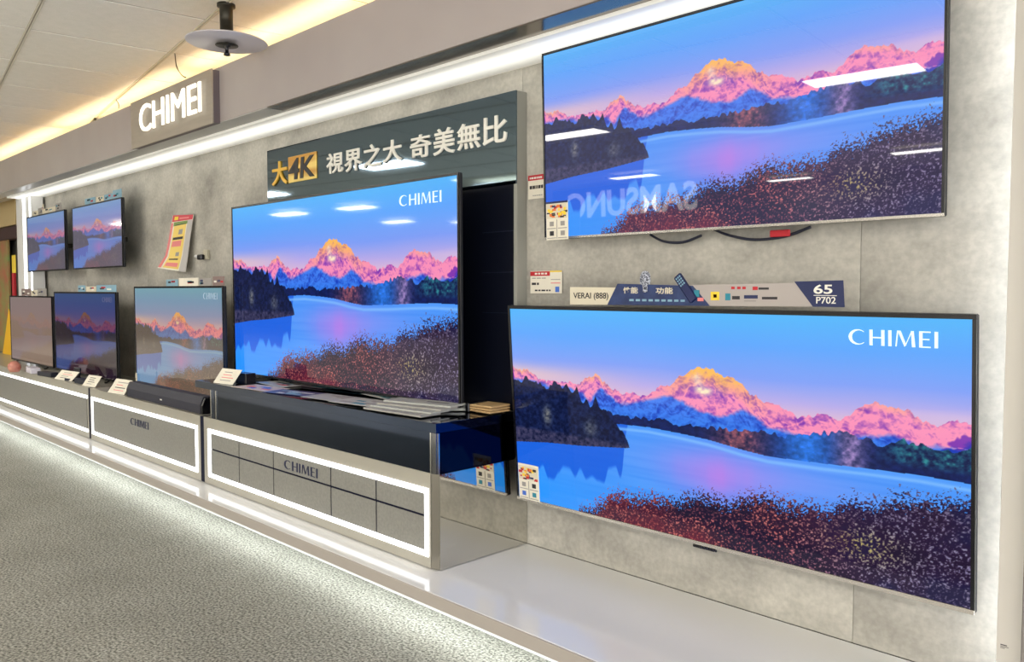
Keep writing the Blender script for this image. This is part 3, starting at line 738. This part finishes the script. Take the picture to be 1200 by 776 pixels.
# small rails on top of the far televisions
def rail(label, u0, u1, vt0, vb0, y, secs, zt=None):
    """secs: fraction, material; follows the top edge of a television"""
    a, b = hy(u0, vb0, y), hy(u1, vb0, y); z0 = a.z; h = hy(u0, vt0, y).z-z0
    z0 = zt if zt else z0; y += .004
    w = (b.x-a.x)*S
    t = thing('promo_rail', label, 'card rail', W(a.x, y, z0))
    x = 0
    for fr, m, hh in secs:
        if m: obj('rail_section', MB().box((x*w, 0, 0), ((x+fr)*w, .002, h*S*hh), .0003), m, t)
        rs = random.Random(int(u0*10+x*100))
        if m:
            for k in range(3):
                q = x+fr*rs.uniform(.05, .7); zz = h*S*hh*rs.uniform(.2, .6)
                obj('print_patch', MB().box((q*w, -.0006, zz), ((q+fr*.22)*w, -.0001, zz+h*S*.22)), rs.choice([dark_m, teal_m, lwhite, red_m, navy_m]), t)
        x += fr
    return t
rail('blue and white card rail on the hazy warm television', 193, 261, 325.5, 335, .875, [(.22, pale_m, .8), (.02, None, 1), (.34, paper_m, .95), (.02, None, 1), (.2, grey_m, .9), (.02, None, 1), (.18, mat('rail_brown', (132, 112, 108), .5), 1.05)], .0103)
rail('blue and cream card rail on the dim dark blue television', 90, 134.5, 333, 340.5, .876, [(.2, pale_m, 1), (.03, None, 1), (.26, cream_m, .8), (.02, None, 1), (.49, pale_m, 1)], -.0057)
rail('brown card rail on the washed out television', 24, 53, 337, 345, .877, [(.4, mat('rail_brown', (132, 112, 108), .5), 1), (.25, cream_m, .8), (.35, grey_m, 1)], -.0217)
rail('blue and cream card rail on the violet television', 98, 141, 229.5, 238, .927, [(.3, pale_m, .85), (.03, None, 1), (.2, cream_m, .75), (.02, None, 1), (.22, pale_m, .8), (.01, None, 1), (.22, pale_m, 1.1)], .2868)
rail('cream card rail with small figures on the farthest television', 37, 71, 243.5, 250.5, .927, [(.2, cream_m, .8), (.15, grey_m, 1.1), (.05, cream_m, 1.6), (.4, cream_m, .8), (.2, grey_m, 1.2)], .2883)

# curled leaflet on the wall and the small bracket beside it
p = hy(207, 318, .985); org = W(p.x, .985, p.z)
lf = thing('leaflet', 'long red and yellow sale leaflet hanging curled on the stone wall', 'leaflet', org)
def lpt(u, v, y): q = W(*hy(u, v, y))-org; return (q.x, q.y, q.z)
def strip(name, rows, m, off=0.0):
    """a sheet through rows of (left, right) picture points, each with a depth; given thickness towards the wall"""
    bm = bmesh.new(); fr = []; bk = []
    for (ul, vl, ur, vr, yl, yr) in rows:
        a, b = Vector(lpt(ul, vl, yl)), Vector(lpt(ur, vr, yr)); a.y -= off; b.y -= off
        n = 6; f = [bm.verts.new(a.lerp(b, k/n)) for k in range(n+1)]; g = [bm.verts.new(a.lerp(b, k/n)+Vector((0, .0012, 0))) for k in range(n+1)]
        fr.append(f); bk.append(g)
    for A, B, flip in ((fr, None, 0), (bk, None, 1)):
        for i in range(len(A)-1):
            for k in range(len(A[0])-1):
                q = (A[i][k], A[i+1][k], A[i+1][k+1], A[i][k+1]); bm.faces.new(q if not flip else q[::-1])
    bmesh.ops.recalc_face_normals(bm, faces=bm.faces)
    mb = MB(); mb.bm.free(); mb.bm = bm
    return obj(name, mb, m, lf, True)
LR = [(202.5, 252.5, 227, 251.5, .985, .992), (200, 268, 225.5, 262, .978, .990), (197, 285, 222.5, 282, .972, .986), (193, 303, 220, 302, .965, .980), (184.5, 314, 217.5, 319, .955, .975)]
def lerp_row(t, a=0., b=1.):
    i = min(int(t*4), 3); f = t*4-i; r0, r1 = LR[i], LR[i+1]; r = [p*(1-f)+q*f for p, q in zip(r0, r1)]
    ul, vl, ur, vr, yl, yr = r
    return (ul+(ur-ul)*a, vl+(vr-vl)*a, ul+(ur-ul)*b, vl+(vr-vl)*b, yl+(yr-yl)*a, yl+(yr-yl)*b)
strip('leaflet_sheet', [lerp_row(k/8) for k in range(9)], paper_m)
def patch(t0, t1, a, b, m, off): strip('print_patch', [lerp_row(t0+(t1-t0)*k/3, a, b) for k in range(4)], m, off)
patch(0, .13, .02, .98, mat('leaf_red', (206, 70, 84), .6), .001); patch(.03, .10, .12, .3, yellow_m, .0015); patch(.05, .09, .35, .8, pink_m, .0015)
patch(.14, .22, .12, .75, mat('leaf_green', (120, 150, 80), .6), .001); patch(.22, .97, .16, .72, mat('leaf_yellow', (236, 206, 110), .6), .001)
patch(.15, .98, .0, .10, pink_m, .001); patch(.14, 1, .76, 1, mat('leaf_backside', (188, 184, 180), .7), .001)
for t0, t1, a, b, m in ((.30, .38, .42, .6, grey_m), (.42, .46, .2, .66, dark_m), (.48, .57, .2, .62, pink_m), (.66, .72, .45, .6, grey_m), (.76, .79, .22, .6, dark_m), (.85, .93, .2, .66, pink_m), (.2, .215, .2, .7, dark_m)): patch(t0, t1, a, b, m, .0016)
p = hy(240, 300, .992); org = W(p.x, .992, p.z)
br = thing('wall_bracket', 'small white and black bracket on the wall beside the curled leaflet', 'bracket', org)
obj('back_plate', MB().box((-.012, -.004, -.02), (.032, .016, .035), .003), mat('bracket_cream', (188, 182, 160), .5), br)
obj('black_clip', MB().box((-.045, -.028, -.022), (.012, -.004, .008), .005), bezel_m, br)
obj('white_tip', MB().lathe([(0, -.008), (.010, -.006), (.012, .004), (0, .010)], 12, (-.055, -.026, -.002)), white_m, br, True)

# ================================================================ things on the cabinets
TZ = -.2068
def standing_card(label, u0, v0, u1, v1, y, seed, lean=-18, skew=8, z=None):
    a, b = hy(u0, (v0+v1)/2, y), hy(u1, (v0+v1)/2, y)
    zt, zb = hy(u0, v0, y).z, hy(u0, v1, y).z
    z = CT if z is None else z; zb = z+.0006
    w, h = (b.x-a.x)*S*.8, (zt-zb)*S
    t = thing('price_card', label, 'card', W((a.x+b.x)/2, y, zb), (R(lean), 0, R(skew)), 'small standing price cards')
    mb = MB(); sh = w*.28
    mb.prism([(-w/2, 0), (w/2, 0), (w/2+sh, h), (-w/2+sh, h)], 'y', 0, .0015)
    obj('card_sheet', mb, paper_m, t)
    rs = random.Random(seed)
    for k in range(4):
        z = h*(.75-.18*k); obj('print_patch', MB().box((-w*.25+sh*z/h, -.0004, z), (w*rs.uniform(.1, .4)+sh*z/h, -.0001, z+h*.05)), rs.choice([grey_m, pink_m, dark_m]), t)
    return t
standing_card('tilted white price card at the front of the black glass table', 250, 430, 272, 450, .806, 1, z=TZ)
standing_card('slanted cream price card in front of the soundbar', 127, 442, 144, 465, .803, 2)
standing_card('cream price card leaning at the end of the farthest cabinet', 97, 438, 110, 454, .806, 3)
standing_card('white price card with reddish print on the farthest cabinet', 65, 432, 82, 448, .806, 4)
p = hy(160, 448, .85); o = obj('paper_slip', MB().prism([(-.018, 0), (.018, 0), (.004, .115), (-.012, .115)], 'y', 0, .002), cream_m, None, loc=W(p.x, .85, CT+.0005)); o.rotation_euler = (0, 0, 0)
tag(o, 'narrow pale paper slip standing before the hazy warm television', 'paper')
# soundbars
def soundbar(label, x0, x1, y0, y1, h, m):
    org = W((x0+x1)/2, y0, CT); t = thing('soundbar', label, 'soundbar', org, (0, 0, 0), 'soundbars on the cabinets')
    L = (x1-x0)*S; d = (y1-y0)*S; hh = h*S
    mb = MB().prism([(0, .002), (0, hh*.55), (d*.25, hh), (d, hh), (d, .002)], 'x', -L/2+.02, L/2-.02)
    obj('body', mb, m, t)
    for s in (-1, 1): obj('end_cap', MB().prism([(.002, .002), (.002, hh*.5), (d*.28, hh*.94), (d*.98, hh*.94), (d*.98, .002)], 'x', s*(L/2-.02), s*L/2), bezel_m, t)
    obj('badge', MB().box((-.012, -.001, hh*.28), (.012, .0005, hh*.36)), lwhite, t)
    obj('feet', MB().box((-L*.4, d*.2, 0), (-L*.38, d*.8, .003)).box((L*.38, d*.2, 0), (L*.4, d*.8, .003)), bezel_m, t)
sb_m = noisy('soundbar_cloth', (34, 36, 50), (50, 50, 62), 200, .6, 3)
soundbar('dark soundbar at the front of the framed cabinet', -2.285, -1.814, .806, .836, .040, sb_m)
soundbar('slim black soundbar lying behind the dark soundbar', -2.37, -1.835, .846, .862, .020, mat('soundbar_black', (18, 20, 32), .25))
# far cabinet clutter
def on_top(u, v, z=CT): return hz(u, v, z)
def flat(name, label, cat, u, v, w, d, h, m, rz=0, z=CT, bev=.002, group=None):
    p = hz(u, v, z); o = obj(name, MB().box((-w/2, -d/2, 0), (w/2, d/2, h), bev), m, None, loc=W(p.x, p.y, z)+Vector((0, 0, .0006))); o.rotation_euler = (0, 0, R(rz)); return tag(o, label, cat, group)
box_m = mat('device_navy', (20, 26, 46), .35)
org = W(-2.80, .835, CT)
tbx = thing('tablet', 'dark tablet propped up at the end of the far cabinet', 'tablet', org, (R(-24), R(0), R(6)))
obj('body', MB().prism([(-.06, 0), (.04, 0), (-.01, .085), (-.10, .085)], 'y', 0, .008), box_m, tbx); obj('glass', MB().prism([(-.056, .005), (.036, .005), (-.011, .08), (-.096, .08)], 'y', -.0012, -.0002), mat('tablet_glass', (30, 34, 50), .08), tbx)
obj('prop', MB().box((-.04, .008, .0), (.0, .03, .03)), bezel_m, tbx)
flat('remote_control', 'dark remote control lying between the price cards of the far cabinet', 'remote control', 86, 446.5, .12, .04, .015, box_m, 20)
flat('media_box', 'flat dark box behind the price cards on the far cabinet', 'box', 100, 450, .22, .05, .03, box_m, 3)
flat('media_box', 'dark box beside the white papers on the farthest cabinet', 'box', 56, 441, .20, .05, .03, mat('box_dark', (36, 38, 50), .4), 8)
flat('brochure', 'white brochure lying in front of the washed out television', 'brochure', 39, 437, .18, .06, .04, mat('broch_white', (208, 204, 214), .5), -5)
o = obj('ornament', MB().lathe([(0, 0), (.03, .0), (.044, .03), (.040, .055), (.02, .076), (0, .08)], 20), noisy('ornament_red', (170, 84, 70), (206, 150, 130), 14, .4), None, True, loc=W(hz(17, 436, CT).x, hz(17, 436, CT).y, CT)); tag(o, 'round reddish ornament at the far end of the cabinets', 'ornament')
# leaflets on the black glass table
TZ = -.2068
def leaf(label, u, v, w, d, rz, cols, lift, name='brochure', thick=.0016, patches=8, cat='brochure'):
    p = hz(u, v, TZ); t = thing(name, label, cat, W(p.x, p.y, TZ)+Vector((0, 0, lift)), (0, 0, R(rz)), 'brochures on the black glass table')
    obj('sheet', MB().box((-w/2, -d/2, 0), (w/2, d/2, thick), .0004), cols[0], t)
    rs = random.Random(int(u*7+v))
    for k in range(patches):
        a = rs.uniform(-.45, .2)*w; b = rs.uniform(-.42, .25)*d
        obj('print_patch', MB().box((a, b, thick), (a+w*rs.uniform(.12, .38), b+d*rs.uniform(.08, .2), thick+.0003+.00006*k)), rs.choice(cols[1:]), t)
A5 = (.30, .20)
gw = mat('broch_grey', (176, 178, 172), .5); nb = mat('broch_navy', (50, 60, 110), .4); tl = mat('broch_teal', (30, 92, 104), .4)
leaf('pale brochure with pink print near the leaning price card on the table', 305, 455, .26, .12, 5, [mat('broch_blush', (214, 196, 184), .5), pink_m, blue_m, dark_m], .001)
leaf('grey and red leaflet beside the pale pink brochure', 327, 451, .26, .11, -6, [gw, red_m, dark_m, pale_m], .003)
leaf('navy leaflet with white print near the table front', 345, 461, .26, .11, 12, [nb, lwhite, lwhite, pale_m], .0015)
leaf('mottled brown leaflet behind the navy leaflet', 368, 452, .28, .12, 4, [mat('broch_brown', (104, 92, 100), .5), grey_m, dark_m, cream_m], .003)
leaf('white striped leaflet below the largest television', 352, 446, .30, .05, 3, [gw, grey_m, dark_m], .006)
leaf('teal leaflet in the middle of the table', 405, 456, .30, .10, 10, [tl, orange_m, pale_m, dark_m], .0045)
leaf('dark teal leaflet with orange line behind the white brochures', 440, 458, .30, .09, 2, [nb, tl, orange_m, lwhite], .002)
leaf('wide pale brochure with small print at the table front', 400, 469, .34, .13, 6, [gw, grey_m, grey_m, dark_m], .005, patches=9)
leaf('pale brochure with teal stripe next to the wide pale one', 432, 475, .30, .13, 8, [mat('broch_pale', (190, 190, 182), .5), teal_m, teal_m, grey_m], .008, patches=6)
leaf('grey brochure crossing the teal striped one', 455, 468, .26, .10, -8, [gw, dark_m, tl, grey_m], .011)
for k in range(4):
    leaf('long grey booklet in the fanned pile at the table end, %s' % ('lowest', 'second lowest', 'second highest', 'topmost')[k], 470+k*9, 484-k*1.2, .30, .09, 4+k*3, [gw if k % 2 else mat('broch_stone', (160, 158, 152), .5), grey_m, dark_m], .004+.0065*k, thick=.0062, patches=2, name='booklet', cat='booklet')
leaf('long booklet at the very end corner of the table', 520, 481, .16, .07, 50, [gw, grey_m, dark_m], .003, thick=.009, patches=2, name='booklet', cat='booklet')
for u, v, lb in ((469, 462, 'small yellow tag standing on the brochures by the television foot'), (525, 470, 'small folded yellow tag at the end corner of the table')):
    p = hz(u, v, TZ); o = obj('yellow_tag', MB().prism([(-.02, 0), (.012, 0), (.02, .028), (-.012, .034)], 'y', 0, .003), yellow_m, None, loc=W(p.x, p.y, TZ)+Vector((0, 0, .012))); tag(o, lb, 'tag')
p = hz(575, 464, TZ); t = thing('paper_bundle', 'tan folded paper bundle lying beside the panel at the table back', 'paper', W(-.996, .938, TZ), (0, 0, R(2)))
for k in range(3): obj('sheet', MB().box((-.05+.004*k, -.05, .004+.009*k), (.062, .05, .011+.009*k), .003), mat('tan_paper', (190, 158, 112), .6), t, rot=(0, 0, R(3*k-3)))
obj('black_clip', MB().box((-.060, -.054, 0), (-.04, .04, .034), .004), bezel_m, t)
p = hz(283, 448, TZ); flat('media_box', 'small black box behind the tilted price card on the glass table', 'box', 288, 450, .09, .05, .05, bezel_m, 3, TZ)
flat('booklet', 'pale open booklet next to the tilted price card', 'booklet', 276, 447, .13, .07, .012, gw, 15, TZ)

# ================================================================ sprinkler with its shield plate under the ceiling
org = W(-1.5588, .7573, CZ)
sp = thing('sprinkler', 'ceiling sprinkler with a large round grey shield plate', 'sprinkler', org)
k = .0
dz = -(CZ-hy(265, 49, .7573).z)*S
obj('drop_pipe', MB().lathe([(0, .0), (.036, 0), (.036, -.012), (.026, -.014), (.026, dz+.03), (.032, dz+.028), (.032, dz+.004), (0, dz+.004)], 20), metal_dark, sp, True)
rad = 46/950*(Vector((-1.5588, .7573, .49)).dot(fw))*S
obj('shield_plate', MB().lathe([(0, dz+.002), (rad*.98, dz+.0), (rad, dz-.003), (rad*.98, dz-.005), (0, dz-.003)], 48), plate_m, sp, True)
obj('sprinkler_head', MB().lathe([(0, dz-.004), (.014, dz-.005), (.014, dz-.02), (.007, dz-.024), (.007, dz-.045), (.012, dz-.047), (.014, dz-.056), (0, dz-.058)], 14), bezel_m, sp, True)
obj('deflector', MB().lathe([(.0, dz-.014), (.045, dz-.015), (.045, dz-.0175), (0, dz-.017)], 18), metal_dark, sp, True)
# thin wires hanging from the ceiling to the header
wire('hanging_wire', 'thin wire curving from the ceiling to the header sign', [tuple(hz(205, 63, CZ-.001)), tuple(hy(207, 78, .80)), tuple(hy(213, 88, .845)), tuple(hy(218, 91, .86))], .0025, metal_dark)
wire('hanging_wire', 'short dark wire from the ceiling near the far part of the header', [tuple(hz(136, 117, CZ-.001)), tuple(hy(139, 122, .87)), tuple(hy(139, 127, .88))], .0025, metal_dark)
p = hz(109, 140, CZ); o = obj('ceiling_clip', MB().box((-.10, -.008, -.022), (.10, .008, -.006), .003), metal_dark, None, loc=W(p.x, p.y, CZ)); o.rotation_euler = (0, 0, R(170)); tag(o, 'small black clip on the ceiling bar by the header', 'clip')

# ================================================================ neighbouring display beyond the far leg
YN = .97
def nbx(name, label, cat, u0, v0, u1, v1, y, m, d=.03, bev=.002):
    a, b = hy(u0, v0, y), hy(u1, v1, y); um = (u0+u1)/2
    zt, zb = hy(um, v0, y).z, hy(um, v1, y).z
    zb = max(zb, CT+.002)
    o = obj(name, MB().box((0, 0, 0), ((b.x-a.x)*S, d, (zt-zb)*S), bev), m, None, loc=W(a.x, y, zb)); return tag(o, label, cat)
nbx('fascia_board', 'tan fascia of the next shop area beyond the far upright', 'fascia', -30, 232, 18.5, 268, YN, mat('tan_board', (190, 168, 120), .5), .1)
nbx('lamp_strip', 'glowing warm lamp strip above the tan fascia', 'lamp', -30, 224, 16, 231, YN+.02, mat('warm_lamp', (255, 200, 90), .5, emit=.8), .04)
nbx('dark_beam', 'dark red brown beam under the tan fascia', 'beam', -30, 269, 19.5, 283, YN, mat('beam_brown', (54, 20, 18), .5), .08)
pm = noisy('poster_print', (120, 150, 80), (176, 90, 70), 5, .5, 4)
o = nbx('poster', 'tall green and red picture poster beyond the far upright', 'poster', -30, 284, 13, 432, YN+.01, pm, .02)
nbx('yellow_banner', 'thin yellow vertical banner with dark marks beside the poster', 'banner', 13.5, 299, 18.5, 320, YN, yellow_m, .004)
nbx('red_pole', 'thin red pole below the yellow banner', 'pole', 13.5, 320, 17.5, 372, YN, red_m, .02)
p0 = hy(10, 420, YN-.01); org = W(p0.x, YN-.01, p0.z)
def q(u, v): a = W(*hy(u, v, YN-.01))-org; return (a.x, a.z)
o = obj('pennant', MB().prism([q(3, 415), q(13, 419), q(13.5, 375), q(10, 362)], 'y', 0, .004), mat('pennant_yellow', (244, 190, 30), .5), None, loc=org); tag(o, 'bright yellow pennant hanging in front of the poster', 'pennant')

for o in bpy.data.objects:
    if o.type == 'MESH' and o.name.startswith('screen'): pass
